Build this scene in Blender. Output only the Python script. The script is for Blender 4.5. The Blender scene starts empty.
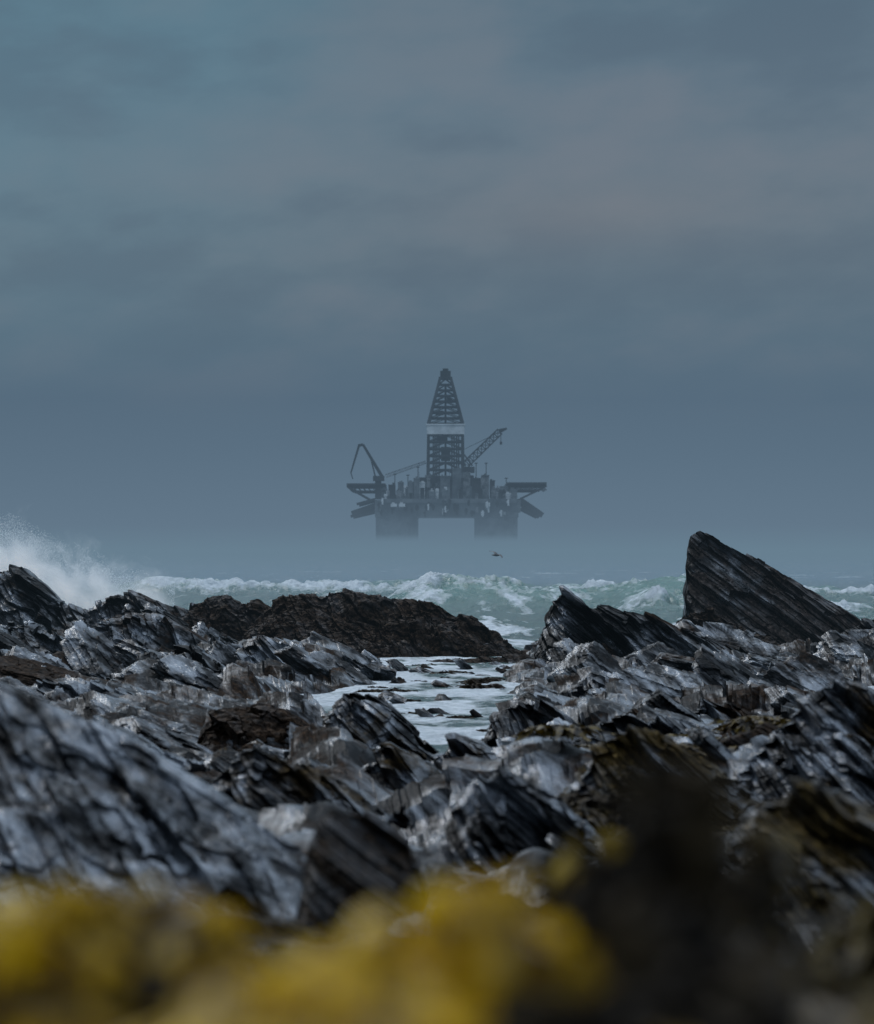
import bpy, math, random
import numpy as np
random.seed(4); rng=np.random.default_rng(4)
sc=bpy.context.scene
sc.view_settings.view_transform='Standard'; sc.view_settings.look='None'; sc.view_settings.exposure=0
F=3000.0; CX=437.0; HR=550.0; H=2.0
def lin(r,g,b,a=1.0):
    f=lambda c:(c/255/12.92 if c/255<=0.04045 else ((c/255+0.055)/1.055)**2.4)
    return (f(r),f(g),f(b),a)
def X(px,d): return (px-CX)*d/F
def Z(py,d): return H-(py-HR)*d/F

# ---------- numpy noise ----------
def h3(ix,iy,iz,seed):
    a=(ix.astype(np.int64)*374761393+iy.astype(np.int64)*668265263+iz.astype(np.int64)*2147483647+seed*1274126177)&0xffffffff
    a=((a^(a>>13))*1274126177)&0xffffffff
    a=((a^(a>>16))*2246822519)&0xffffffff
    a=a^(a>>15)
    return (a&0xffffff)/float(0xffffff)
def vn(x,y,z,seed=0):
    ix=np.floor(x);iy=np.floor(y);iz=np.floor(z)
    fx=x-ix;fy=y-iy;fz=z-iz
    fx=fx*fx*(3-2*fx);fy=fy*fy*(3-2*fy);fz=fz*fz*(3-2*fz)
    r=0
    for a in(0,1):
        for b in(0,1):
            for c in(0,1):
                w=(fx if a else 1-fx)*(fy if b else 1-fy)*(fz if c else 1-fz)
                r=r+w*h3(ix+a,iy+b,iz+c,seed)
    return r*2-1
def fbm(x,y,z,oct=4,seed=0,g=0.5):
    r=0;a=1;t=0
    for o in range(oct):
        r=r+a*vn(x,y,z,seed+o*17);t+=a;a*=g
        x=x*2.03+5.1;y=y*2.03+1.7;z=z*2.03+9.2
    return r/t
nb=np.array([math.sin(math.radians(36)),-0.22,math.cos(math.radians(36))]);nb/=np.linalg.norm(nb)
t1=np.array([math.cos(math.radians(36)),0,-math.sin(math.radians(36))]);t1-=nb*t1.dot(nb);t1/=np.linalg.norm(t1)
t2=np.cross(nb,t1)
def fract(P,th,ln,seed,wf=1.0,saw=0.45):
    """fractured, shingled bedding: each broken plate juts out and drops back at its underside"""
    w=fbm(P[:,0]/ln,P[:,1]/ln,P[:,2]/ln,2,seed+5)*0.5
    s=P.dot(nb)/th+w*1.3*wf
    k=np.floor(s)
    w2=0.35*vn(P[:,0]/ln*6,P[:,1]/ln*6,P[:,2]/ln*6,seed+9)
    q=P.dot(t1)/ln+h3(k,k*0,k*0,seed)*7+w+w2
    r=P.dot(t2)/(ln*0.6)+h3(k,k*0+3,k*0,seed)*7+w-w2
    base=h3(k,np.floor(q),np.floor(r),seed+2)
    return base*0.9+saw*(1-(s-k))
def slabs(x,y,L,seed):
    wx=x/L+0.2*vn(x/L,y/L,x*0,seed+50); wy=y/L
    ix=np.floor(wx);iy=np.floor(wy); zz=ix*0
    out=np.full(x.shape,-1.2)
    for a in(-1,0,1):
        for b in(-1,0,1):
            A=ix+a;B=iy+b
            r1=h3(A,B,zz,seed);r2=h3(A,B,zz+1,seed);r3=h3(A,B,zz+2,seed);r4=h3(A,B,zz+3,seed)
            dx=wx-(A+0.15+0.7*r1);dy=wy-(B+0.15+0.7*r2)
            ro=(r4-0.5)*1.3; cr=np.cos(ro);sr=np.sin(ro)
            p=dx*cr+dy*sr;q=-dx*sr+dy*cr
            lv=(r3-0.5)*0.9
            topz=lv-0.95*p+(r1-0.5)*0.8*q
            side=lv-0.5+6*(0.62+0.3*r2-np.abs(p))
            side2=lv-0.5+3.0*(0.42+0.25*r4-np.abs(q))
            out=np.maximum(out,np.minimum(np.minimum(topz,side),side2))
    return out

# ---------- mesh helpers ----------
def link(o): sc.collection.objects.link(o); return o
def mesh_np(name,V,Fq,mats=(),smooth=False):
    me=bpy.data.meshes.new(name)
    V=np.asarray(V,dtype=np.float32);Fq=np.asarray(Fq,dtype=np.int32)
    k=Fq.shape[1]
    me.vertices.add(len(V));me.vertices.foreach_set('co',V.ravel())
    me.loops.add(Fq.size);me.loops.foreach_set('vertex_index',Fq.ravel())
    me.polygons.add(len(Fq))
    me.polygons.foreach_set('loop_start',np.arange(0,Fq.size,k,dtype=np.int32))
    me.polygons.foreach_set('loop_total',np.full(len(Fq),k,dtype=np.int32))
    me.polygons.foreach_set('use_smooth',np.full(len(Fq),smooth,dtype=bool))
    me.update(calc_edges=True)
    for m in mats: me.materials.append(m)
    return me
def gridfaces(n,m):
    i=np.arange(n*m).reshape(n,m)
    return np.stack([i[:-1,:-1],i[:-1,1:],i[1:,1:],i[1:,:-1]],-1).reshape(-1,4)
def top(o,label,cat,group=None,kind=None):
    if label:o['label']=label
    if cat:o['category']=cat
    if group:o['group']=group
    if kind:o['kind']=kind
    return o

# ---------- node helpers ----------
class NT:
    def __init__(s,nt): s.nt=nt; s.N=nt.nodes; s.L=nt.links
    def n(s,t,**k):
        nd=s.N.new(t)
        for a,b in k.items(): setattr(nd,a,b)
        return nd
    def put(s,sock,v):
        if isinstance(v,bpy.types.NodeSocket): s.L.new(v,sock)
        else: sock.default_value=v
    def math(s,op,a,b=0.0,clamp=False):
        nd=s.n('ShaderNodeMath',operation=op,use_clamp=clamp); s.put(nd.inputs[0],a); s.put(nd.inputs[1],b); return nd.outputs[0]
    def dot(s,a,v):
        nd=s.n('ShaderNodeVectorMath',operation='DOT_PRODUCT'); s.put(nd.inputs[0],a); nd.inputs[1].default_value=tuple(v); return nd.outputs['Value']
    def comb(s,x,y,z):
        nd=s.n('ShaderNodeCombineXYZ'); s.put(nd.inputs[0],x);s.put(nd.inputs[1],y);s.put(nd.inputs[2],z); return nd.outputs[0]
    def noise(s,vec,scale,detail=4,rough=0.5,dist=0.0):
        nd=s.n('ShaderNodeTexNoise'); s.put(nd.inputs['Vector'],vec); nd.inputs['Scale'].default_value=scale
        nd.inputs['Detail'].default_value=detail; nd.inputs['Roughness'].default_value=rough; nd.inputs['Distortion'].default_value=dist
        return nd.outputs['Fac']
    def ramp(s,fac,stops,interp='LINEAR'):
        nd=s.n('ShaderNodeValToRGB'); cr=nd.color_ramp; cr.interpolation=interp
        while len(cr.elements)<len(stops): cr.elements.new(0.5)
        for e,(p,c) in zip(cr.elements,stops):
            e.position=p; e.color=c if len(c)==4 else (*c,1)
        s.put(nd.inputs[0],fac); return nd.outputs[0]
    def mr(s,v,a,b,c=0.0,d=1.0,smooth=False):
        nd=s.n('ShaderNodeMapRange'); nd.clamp=True
        if smooth: nd.interpolation_type='SMOOTHSTEP'
        s.put(nd.inputs[0],v)
        for i,q in zip((1,2,3,4),(a,b,c,d)): s.put(nd.inputs[i],q)
        return nd.outputs[0]
    def mix(s,f,a,b,blend='MIX'):
        nd=s.n('ShaderNodeMix',data_type='RGBA',blend_type=blend); s.put(nd.inputs[0],f); s.put(nd.inputs[6],a); s.put(nd.inputs[7],b); return nd.outputs[2]
def newmat(name):
    m=bpy.data.materials.new(name); m.use_nodes=True; t=NT(m.node_tree)
    for x in list(t.N): t.N.remove(x)
    return m,t

# haze colour by elevation above the sea horizon (shared by sky, sea and rig)
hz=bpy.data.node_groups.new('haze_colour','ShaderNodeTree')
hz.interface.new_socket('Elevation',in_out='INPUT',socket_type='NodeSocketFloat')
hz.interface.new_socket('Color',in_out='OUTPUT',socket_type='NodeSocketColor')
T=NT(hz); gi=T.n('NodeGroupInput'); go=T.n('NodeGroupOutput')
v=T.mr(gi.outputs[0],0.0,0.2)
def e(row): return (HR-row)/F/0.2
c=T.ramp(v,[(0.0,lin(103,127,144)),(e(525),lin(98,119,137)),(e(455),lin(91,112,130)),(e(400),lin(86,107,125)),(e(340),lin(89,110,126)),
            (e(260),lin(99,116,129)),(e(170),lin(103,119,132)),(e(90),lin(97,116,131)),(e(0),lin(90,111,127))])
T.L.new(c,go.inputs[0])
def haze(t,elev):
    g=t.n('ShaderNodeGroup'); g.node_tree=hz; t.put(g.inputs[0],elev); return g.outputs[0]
def posxyz(t):
    g=t.n('ShaderNodeNewGeometry'); s=t.n('ShaderNodeSeparateXYZ'); t.L.new(g.outputs['Position'],s.inputs[0]); return g.outputs['Position'],s.outputs
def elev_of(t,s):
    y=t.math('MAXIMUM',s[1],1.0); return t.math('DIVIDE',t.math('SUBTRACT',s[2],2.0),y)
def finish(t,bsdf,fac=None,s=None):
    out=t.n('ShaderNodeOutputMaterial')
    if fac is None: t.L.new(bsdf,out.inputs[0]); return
    em=t.n('ShaderNodeEmission'); t.L.new(haze(t,elev_of(t,s)),em.inputs[0])  # aerial haze painted into the material: sky-coloured emission mixed over the surface
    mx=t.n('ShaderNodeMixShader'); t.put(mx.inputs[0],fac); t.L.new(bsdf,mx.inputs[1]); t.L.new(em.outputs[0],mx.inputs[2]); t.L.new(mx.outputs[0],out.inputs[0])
def princ(t,col,rough,spec=0.5,normal=None):
    b=t.n('ShaderNodeBsdfPrincipled'); t.put(b.inputs['Base Color'],col); t.put(b.inputs['Roughness'],rough); t.put(b.inputs['Specular IOR Level'],spec)
    if normal is not None: t.L.new(normal,b.inputs['Normal'])
    return b
def bump(t,h,strength,dist,normal=None):
    b=t.n('ShaderNodeBump'); t.put(b.inputs['Height'],h); b.inputs['Strength'].default_value=strength; b.inputs['Distance'].default_value=dist
    if normal is not None: t.L.new(normal,b.inputs['Normal'])
    return b.outputs[0]

def rock_mat(name,pale=1.0,brown=0.3,bscale=1.0,weed=(0.026,0.0145,0.008),fine=1.0,lift=0.0,wet=1.0,layer=12.0):
    m,t=newmat(name); P,s=posxyz(t)
    a=t.dot(P,nb);b=t.dot(P,t1);c=t.dot(P,t2)
    vec=t.comb(t.math('MULTIPLY',a,layer*fine),t.math('MULTIPLY',b,1.1*fine),t.math('MULTIPLY',c,1.1*fine))
    n1=t.noise(vec,1.0,6,0.62,0.2)
    n2=t.noise(P,1.2*fine,9,0.66,0.3)
    v=t.math('ADD',t.math('MULTIPLY',n1,0.48),t.math('MULTIPLY',n2,0.52))
    col=t.ramp(v,[(0.43-lift,(0.0015,0.0017,0.0019)),(0.495-lift,(0.008*pale,0.0092*pale,0.011*pale)),(0.545-lift,(0.044*pale,0.050*pale,0.060*pale)),(0.59-lift,(0.15*pale,0.166*pale,0.192*pale)),(0.68-lift,(0.29*pale,0.31*pale,0.34*pale))])
    n3=t.noise(P,0.9*bscale,6,0.65,0.5)
    bf=t.mr(n3,0.66-brown*0.3,0.74-brown*0.3)
    n5=t.noise(P,12*fine,6,0.75)
    wc=t.ramp(n5,[(0.38,tuple(x*0.15 for x in weed)),(0.55,weed),(0.70,tuple(x*4 for x in weed))])
    col=t.mix(t.math('MULTIPLY',bf,0.85),col,wc)
    wp=t.mr(v,0.46-lift,0.58-lift,0.0,1.0,True)
    spec=t.math('MULTIPLY',t.math('ADD',0.08,t.math('MULTIPLY',wp,1.0*wet)),t.math('SUBTRACT',1.0,t.math('MULTIPLY',bf,0.6)))
    rough=t.math('ADD',t.mr(wp,0,1,0.52,0.22 if wet>0.5 else 0.5),t.math('MULTIPLY',bf,0.2),True)
    n4=t.noise(P,18*fine,5,0.7)
    nm=bump(t,v,0.75,0.12/fine); nm=bump(t,n4,0.5,0.02/fine,nm)
    b=princ(t,col,rough,spec,nm)
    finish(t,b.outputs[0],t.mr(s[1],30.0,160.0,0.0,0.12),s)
    return m
M_slate=rock_mat('wet_slate',1.12,0.36,lift=0.018,layer=12)
M_brown=rock_mat('weedy_brown_rock',0.6,1.4,1.4,weed=(0.026,0.016,0.010),wet=0.25)
M_dark=rock_mat('dark_slate',0.9,0.38,lift=0.000,layer=15)
M_peak=rock_mat('grey_brown_slate',0.7,0.75,1.0,weed=(0.034,0.026,0.022),lift=0.006,layer=13,wet=0.7)
M_pale=rock_mat('pale_slate_close',1.1,0.22,2.5,fine=2.8,lift=0.032,layer=14)
M_olive=rock_mat('olive_weed_rock',1.0,0.75,3.0,weed=(0.050,0.033,0.010),fine=2.0,wet=0.7,lift=0.015)
M_near=rock_mat('near_dark_slate',1.1,0.45,2.0,fine=2.2,lift=0.016,weed=(0.034,0.022,0.009))
M_bnear=rock_mat('brown_stained_slate',0.9,0.95,1.6,fine=2.4,lift=0.01,weed=(0.032,0.021,0.013),wet=0.7)
M_ground=rock_mat('shore_bedrock',0.95,0.55,1.2,fine=1.1,lift=0.0)

# ---------- terrain ----------
dk=np.array([-40,0,1.2,3,5,8,12,18,25,33,42,50,60,70,90,130])
rows={'L':[1.2,1.62,1.66,1.38,1.05,0.86,0.76,0.62,0.46,0.30,0.22,0.14,-0.05,-0.6,-2.5,-5],
      'C':[1.2,1.62,1.66,1.38,1.08,0.88,0.66,0.34,0.02,-0.20,-0.22,-0.22,-0.35,-1.0,-3,-5],
      'R':[1.2,1.62,1.66,1.40,1.12,0.94,0.80,0.54,0.34,0.18,0.10,0.12,0.02,-0.6,-3,-5]}
def base_h(x,y):
    px=CX+F*x/np.maximum(y,3.0)
    l=np.interp(y,dk,rows['L']);c=np.interp(y,dk,rows['C']);r=np.interp(y,dk,rows['R'])
    wl=np.clip((394-110*np.exp(-((y-37)/5.0)**2)-px)/60,0,1);wl=wl*wl*(3-2*wl)
    wr=np.clip((px-482)/60,0,1);wr=wr*wr*(3-2*wr)
    return c+(l-c)*wl+(r-c)*wr
def terr(x,y,fine=True):
    b=base_h(x,y)
    a=np.interp(y,[-5,2,5,10,20,40,60,80],[0.05,0.12,0.40,0.70,0.9,1.0,1.0,0.6])
    h=slabs(x,y,3.3,3)*0.44+slabs(x+3,y,1.6,4)*0.20+slabs(x,y+2,0.6,5)*0.03
    if fine: h=h+fbm(x*3,y*3,x*0,3,9)*0.015
    gul=np.clip((0.05-b)/0.2,0,1)
    return b-0.04+h*a*(1-0.68*gul)
ya=np.concatenate([np.linspace(-40,0.8,30),np.geomspace(1.0,95,820),np.geomspace(97,4000,40)])
u=np.linspace(-1,1,660)
U,Y=np.meshgrid(u,ya)
aa=(0.165*np.maximum(Y,1)+0.4)
xx=aa*U/0.88+np.sign(U)*np.maximum(0,(np.abs(U)-0.88)/0.12)**2*np.maximum(80,Y*1.5)
V=np.stack([xx.ravel(),Y.ravel(),terr(xx.ravel(),Y.ravel())],1)
am=np.clip(V[:,1]/20,0.1,1)*np.clip((100-V[:,1])/20,0,1)
nd_=np.array([-0.2,-0.75,0.6]);nd_/=np.linalg.norm(nd_)
V+=nd_[None]*((fract(V,0.26,2.2,8)-0.6)*0.20*am+(fract(V,0.09,1.2,9)-0.6)*0.05*np.minimum(1,am*2))[:,None]
g=link(bpy.data.objects.new('ground',mesh_np('ground',V,gridfaces(len(ya),len(u))[:,::-1],[M_ground])))
g['kind']='structure'

# ---------- ridge rocks ----------
def ridge(name,label,d,sil,zb,front,back,mat,K=1.0,th=None,m=210,lean=0.0,power=0.95,cat='rock',lumpy=False,wf=0.6,lnf=1.3):
    sil=np.array(sil,float)
    W=sil[-1,0]-sil[0,0]
    n=int(min(580,max(180,W*1.7)))
    s=np.linspace(sil[0,0],sil[-1,0],n)
    Tz=Z(np.interp(s,sil[:,0],sil[:,1]),d)
    edge=np.minimum(1,np.minimum(s-s[0],s[-1]-s)/(0.03*W+1)); Tz=zb+(Tz-zb)*np.clip(edge,0,1)
    Xs=X(s,d); tc=0.68; t=np.linspace(0,1,m)
    f=np.where(t<tc,t/tc,1.0);gb=np.where(t>=tc,(t-tc)/(1-tc),0.0)
    hp=np.where(t<tc,f**power,1-gb**1.25); yy=np.where(t<tc,-front*(1-f),back*gb)
    S,HP=np.meshgrid(np.arange(n),np.arange(m))
    x=Xs[S]; y=d+yy[HP]; z=zb+(Tz[S]-zb)*hp[HP]
    hn=np.clip((Tz-zb)/max(Tz.max()-zb,1e-3),0.05,1)[S]
    y=d+(y-d)*(0.35+0.65*hn)
    x=x+lean*(1-hp[HP])*(Tz.max()-zb)
    P=np.stack([x,y,z],-1)
    du=np.gradient(P,axis=1);dv=np.gradient(P,axis=0)
    nn=np.cross(du,dv);nn/=np.linalg.norm(nn,axis=-1,keepdims=True)+1e-9
    Q=P.reshape(-1,3);N=nn.reshape(-1,3)
    N=N*0.35; N[:,1]-=0.6*np.where(t<tc,1,-1)[HP].ravel(); N[:,2]+=0.2; N/=np.linalg.norm(N,axis=1,keepdims=True)
    if th is None: th=0.06*(d/20)**0.45
    sd=int(d*7)
    crest=1-0.35*np.exp(-((HP.ravel()/m-tc)/0.05)**2)
    if lumpy:
        D=fbm(Q[:,0]*0.8,Q[:,1]*0.8,Q[:,2]*0.8,6,sd,0.62)*1.1+(fract(Q,0.26,0.9,sd)-0.6)*0.36+(fract(Q,0.09,0.4,sd)-0.6)*0.13+fbm(Q[:,0]*5,Q[:,1]*5,Q[:,2]*5,3,sd)*0.08
    else:
        D=(fract(Q,th*4.8,th*19*lnf,sd,wf)-0.6)*th*5.0
        D+=(fract(Q,th*1.8,th*11*lnf,sd+3,wf)-0.6)*th*2.0
        D+=(fract(Q,th*0.7,th*6*lnf,sd+5,wf)-0.6)*th*0.65
        D+=fbm(Q[:,0]/(th*12),Q[:,1]/(th*12),Q[:,2]/(th*12),5,11,0.5)*th*4.0
    D*=K*crest
    Q=Q+N*D[:,None]
    c=np.array([X((sil[0,0]+sil[-1,0])/2,d),d,zb])
    o=link(bpy.data.objects.new(name,mesh_np(name,Q-c,gridfaces(m,n),[mat])))
    o.location=c; top(o,label,cat,'wet rocks of the shore')
    return o
R='shore_rock'
ridge(R,'tall pointed slate rock with tilted strata rising above the surf',62,[(676,672),(683,640),(686,605),(688,560),(692,538),(700,530),(714,533),(735,546),(760,560),(800,583),(838,605),(860,620),(876,642),(890,672)],-0.3,1.5,1.4,M_peak,0.55,wf=0.5,lnf=1.5)
ridge(R,'jagged dark slate rock with steep broken side beside the channel',48,[(520,695),(538,664),(546,632),(551,602),(562,588),(576,598),(590,610),(606,608),(625,616),(645,618),(670,628),(700,638),(760,654),(810,670),(870,700)],-0.3,1.5,1.5,M_dark,0.85,wf=0.4,lnf=1.6)
ridge(R,'rounded brown rock at the foot of the pointed rock',58,[(640,665),(660,635),(684,616),(708,610),(735,622),(765,640),(800,672)],-0.2,1.2,1,M_brown,0.7,lumpy=True)
ridge(R,'low brown weed-covered rock mound in front of the breaking wave',57,[(240,650),(255,618),(272,606),(283,596),(302,593),(322,596),(345,588),(368,598),(390,601),(415,600),(440,606),(456,613),(470,617),(485,630),(498,636),(515,648),(545,655),(570,664)],-0.3,3.0,3,M_brown,0.5,lumpy=True)
ridge(R,'low rugged brown rock with jagged top beside grey slate',59,[(165,655),(180,622),(192,604),(208,600),(225,597),(240,606),(258,604),(275,612),(300,622),(330,655)],-0.3,2.0,2,M_brown,0.5,lumpy=True)
ridge(R,'low kelp-covered rock sill closing the tide pool',53,[(350,690),(385,666),(430,662),(480,658),(525,655),(555,664),(590,690)],-0.3,0.8,0.8,M_brown,0.3,lumpy=True)
ridge(R,'broken slate outcrop with dark top under the spray',60,[(-80,650),(-40,575),(0,571),(20,572),(40,590),(60,607),(90,612),(110,600),(130,595),(160,603),(200,612),(235,622),(260,640),(300,670)],-0.2,2.5,2,M_dark,0.9)
ridge(R,'grey slate outcrop with slanting layers',48,[(-60,670),(-10,626),(30,622),(80,640),(130,618),(155,617),(200,640),(250,660),(300,690)],-0.2,2.4,1.6,M_slate,1.0)
ridge(R,'wet grey slate shelf with slanting cracks',41,[(-60,700),(-10,655),(50,660),(100,684),(150,655),(185,650),(240,676),(290,696),(320,715)],-0.2,2.0,1.4,M_slate,1.0)
ridge(R,'brown split rock leaning over grey slate',46,[(225,680),(240,648),(262,636),(290,644),(315,655),(345,666),(370,680),(395,700)],-0.1,0.9,0.8,M_slate,1.0)
ridge(R,'dark blocky rock at the edge of the surf',50,[(790,700),(830,662),(848,632),(865,620),(890,618),(930,640),(970,700)],-0.3,1.5,1,M_dark,0.9)
ridge(R,'low jagged slate rock with pale wet faces',44,[(700,715),(735,682),(752,668),(785,676),(825,692),(865,704),(940,730)],-0.1,1.4,1,M_slate,1.0)
ridge(R,'brown slab-topped rock beside the tide pool',26,[(190,760),(206,724),(225,712),(262,711),(300,720),(330,738),(352,770)],0.1,0.8,0.7,M_brown,0.4,lumpy=True)
ridge(R,'wedge-shaped slate rock beside the tide pool',24,[(310,785),(332,715),(342,694),(354,688),(385,702),(412,722),(438,748),(480,785)],0.1,0.8,0.6,M_near,0.9)
ridge(R,'jumbled slate rock on the far bank of the channel',28,[(480,775),(492,722),(508,704),(535,700),(570,718),(600,730),(640,748),(690,785)],0.1,1.0,0.8,M_slate,1.0)
ridge(R,'broken slate rubble closing the near end of the pool',22,[(410,805),(435,762),(452,750),(475,754),(500,766),(530,795)],0.1,0.5,0.5,M_near,1.0)
ridge(R,'broad grey slate slab sloping down with long cracks',10,[(-200,800),(-80,684),(-10,686),(40,704),(90,724),(140,749),(200,787),(260,825),(300,850),(322,885),(340,960)],0.6,2.0,0.8,M_pale,0.7,th=0.022,m=400,power=1.0,wf=0.3,lnf=1.8)
ridge(R,'squat angular boulder with brown stained faces',8.5,[(300,905),(311,845),(320,818),(332,806),(372,817),(404,842),(416,862),(428,905)],0.93,0.12,0.25,M_bnear,0.45,th=0.018,power=0.7)
ridge(R,'weathered slate rock draped with olive weed',9,[(690,940),(742,838),(762,797),(800,786),(850,800),(900,830),(980,930)],0.85,0.6,0.5,M_olive,0.9,th=0.03)
ridge(R,'dark broken slate rock with stubby peak',13,[(425,880),(458,805),(478,775),(505,770),(550,795),(590,830),(630,880)],0.6,0.5,0.4,M_near,0.9,th=0.034)
ridge(R,'rugged slate rock with brown weed in its cracks',15,[(555,830),(590,752),(615,730),(655,735),(715,768),(775,820)],0.6,0.6,0.5,M_olive,0.9,th=0.038)
ridge(R,'high weedy slate rock with blunt top',17,[(700,810),(760,745),(800,702),(825,684),(870,690),(950,760)],0.55,0.9,0.6,M_near,0.9,th=0.042)
ridge(R,'low dark slate rock with cracked edges',15,[(190,800),(232,755),(255,742),(300,762),(345,782),(410,830)],0.65,0.5,0.5,M_near,0.9,th=0.038)
ridge(R,'cracked slate rock with wet ledges',19,[(-60,770),(-10,716),(30,704),(90,722),(140,742),(210,780)],0.6,0.8,0.6,M_slate,0.9,th=0.04)
ridge(R,'long slate ledge descending to the pool',34,[(-40,740),(20,700),(75,682),(130,694),(200,712),(250,735),(280,755)],0.1,1.4,1.0,M_slate,1.0)
ridge(R,'slanted slate ledge with wet sheen',36,[(535,730),(568,692),(592,672),(640,682),(700,700),(770,720),(850,745)],0.1,1.3,0.9,M_slate,0.9)
ridge(R,'tilted slate slab with a wet upper face',30,[(640,770),(676,715),(700,694),(745,706),(800,728),(860,755),(900,785)],0.1,1.0,0.8,M_slate,0.9)
ridge(R,'dark tilted slate slab beside the pool',20,[(505,815),(540,762),(560,744),(600,758),(650,785),(700,830)],0.3,0.6,0.5,M_dark,0.9)
ridge(R,'tilted slate slab with cracked face',20,[(330,810),(368,765),(388,753),(430,767),(465,788),(500,830)],0.3,0.6,0.5,M_near,0.9)
ridge(R,'upturned slate slab with splintered edge',54,[(120,650),(135,625),(150,612),(180,622),(220,640),(270,662)],-0.2,1.2,0.9,M_dark,0.9)
ridge(R,'flat-faced slate slab dipping toward the channel',40,[(545,715),(575,678),(598,660),(640,668),(700,684),(760,705)],-0.1,1.4,0.9,M_slate,0.8)
ridge(R,'long tilted slate slab with silvery top layers',25,[(560,775),(600,722),(625,708),(680,722),(740,745),(800,775)],0.2,0.9,0.7,M_slate,0.8)

# ---------- scattered boulders ----------
import bmesh
bm=bmesh.new(); bmesh.ops.create_icosphere(bm,subdivisions=6,radius=1.0)
IV=np.array([v.co[:] for v in bm.verts]); IF=np.array([[v.index for v in f.verts] for f in bm.faces]); bm.free()
def boulder(seed,mat):
    r=np.random.default_rng(seed)
    D=IV/np.linalg.norm(IV,axis=1,keepdims=True)
    n=r.normal(size=(11,3)); n[:5]=[nb,-nb,t1*0.9+nb*0.2,-t1+nb*0.1,t2]; n[:5]+=r.normal(size=(5,3))*0.15
    n/=np.linalg.norm(n,axis=1,keepdims=True)
    dd=r.uniform(0.7,1.15,11); dd[0]=0.5;dd[1]=0.6
    dots=np.maximum(D.dot(n.T),1e-3)
    rad=np.min(dd/dots,axis=1); rad=np.minimum(rad,1.5)
    P=D*rad[:,None]
    fl=r.uniform(0.2,0.5)
    e_=P.dot(nb)[:,None]*nb; q_=P.dot(t1)[:,None]*t1; P=P-e_*fl+q_*fl
    Dp=(fract(P,0.26,1.8,seed,0.6)-0.6)*0.17+(fract(P,0.11,1.1,seed+3,0.6)-0.6)*0.065+(fract(P,0.04,0.6,seed+4,0.6)-0.6)*0.02+fbm(P[:,0]*2,P[:,1]*2,P[:,2]*2,5,seed,0.5)*0.10
    P=P+D*Dp[:,None]
    P[:,2]+=0.15
    return mesh_np('shore_rock',P,IF,[mat])
protos=[('s',boulder(i+30,M_slate)) for i in range(4)]+[('b',boulder(i+60,M_brown)) for i in range(2)]+[('d',boulder(i+90,M_dark)) for i in range(3)]+[('n',boulder(i+120,M_near)) for i in range(4)]+[('o',boulder(i+150,M_olive)) for i in range(2)]
lab={'s':'grey wet slate boulder lying among jagged shore rocks','b':'brown weed-stained boulder lying among shore rocks','d':'dark angular boulder lying among shore rocks','n':'wet dark slate boulder with broken edges','o':'olive weed-coated boulder lying among slate rocks'}
def place(px,d,size_px,kinds,sink=0.25):
    x=X(px,d); z=float(terr(np.array([x]),np.array([d]))[0])
    k,me=random.choice([p for p in protos if p[0] in kinds])
    o=link(bpy.data.objects.new('shore_rock',me)); sz=size_px*d/F*0.5
    o.scale=(sz*random.uniform(0.9,1.3),sz*random.uniform(0.8,1.2),sz*random.uniform(0.75,1.05))
    o.rotation_euler=(random.uniform(-.2,.2),random.uniform(-.3,.25),random.uniform(-.5,.5))
    o.location=(x,d,z-sink*sz*0.4)
    top(o,lab[k],'rock','wet rocks of the shore'); return o
for i in range(44):
    px_,d_=random.uniform(-30,370),random.uniform(28,55)
    if 255<px_<345 and 29<d_<42: continue
    place(px_,d_,random.uniform(22,80),'ssddb')
for i in range(44): place(random.uniform(550,900),random.uniform(26,50),random.uniform(24,85),'sssddb')
for i in range(28): place(random.uniform(150,440),random.uniform(14,27),random.uniform(26,85),'nsdb')
for i in range(44): place(random.uniform(500,900),random.uniform(11,26),random.uniform(28,90),'nsnobd')
for i in range(38): place(random.uniform(430,900),random.uniform(6.5,12),random.uniform(30,85),'nnod')
for i in range(40):
    o=place(random.uniform(370,515),random.uniform(27,53),random.uniform(6,22),'ddsb'); o.location.z=random.uniform(-0.05,0.02)

# ---------- sea ----------
ys=np.concatenate([np.linspace(16,60,180,endpoint=False),np.linspace(60,150,600,endpoint=False),np.geomspace(150,700,300,endpoint=False),np.geomspace(700,40000,60)])
us=np.linspace(-1,1,500)
U,Y=np.meshgrid(us,ys)
x=((0.17*Y+1)*U/0.86+np.sign(U)*np.maximum(0,(np.abs(U)-0.86)/0.14)**2*np.maximum(200,Y*2)).ravel(); y=Y.ravel()
z0=x*0
calm=np.clip((y-56)/14,0,1)
farf=np.exp(-np.maximum(y-140,0)/140)
h=calm*farf*(0.10*np.sin(y*0.55+2*vn(x*0.08,y*0.03,z0,2))+0.28*fbm(x*0.30,y*0.45,z0,6,21,0.55)+0.12*fbm(x*1.6,y*2.2,z0,4,22))
h+=(1-calm)*0.04*fbm(x*3,y*2,z0,4,23)+(1-calm)*0.02
foam=np.zeros_like(x)
pxs=CX+F*x/y
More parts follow.
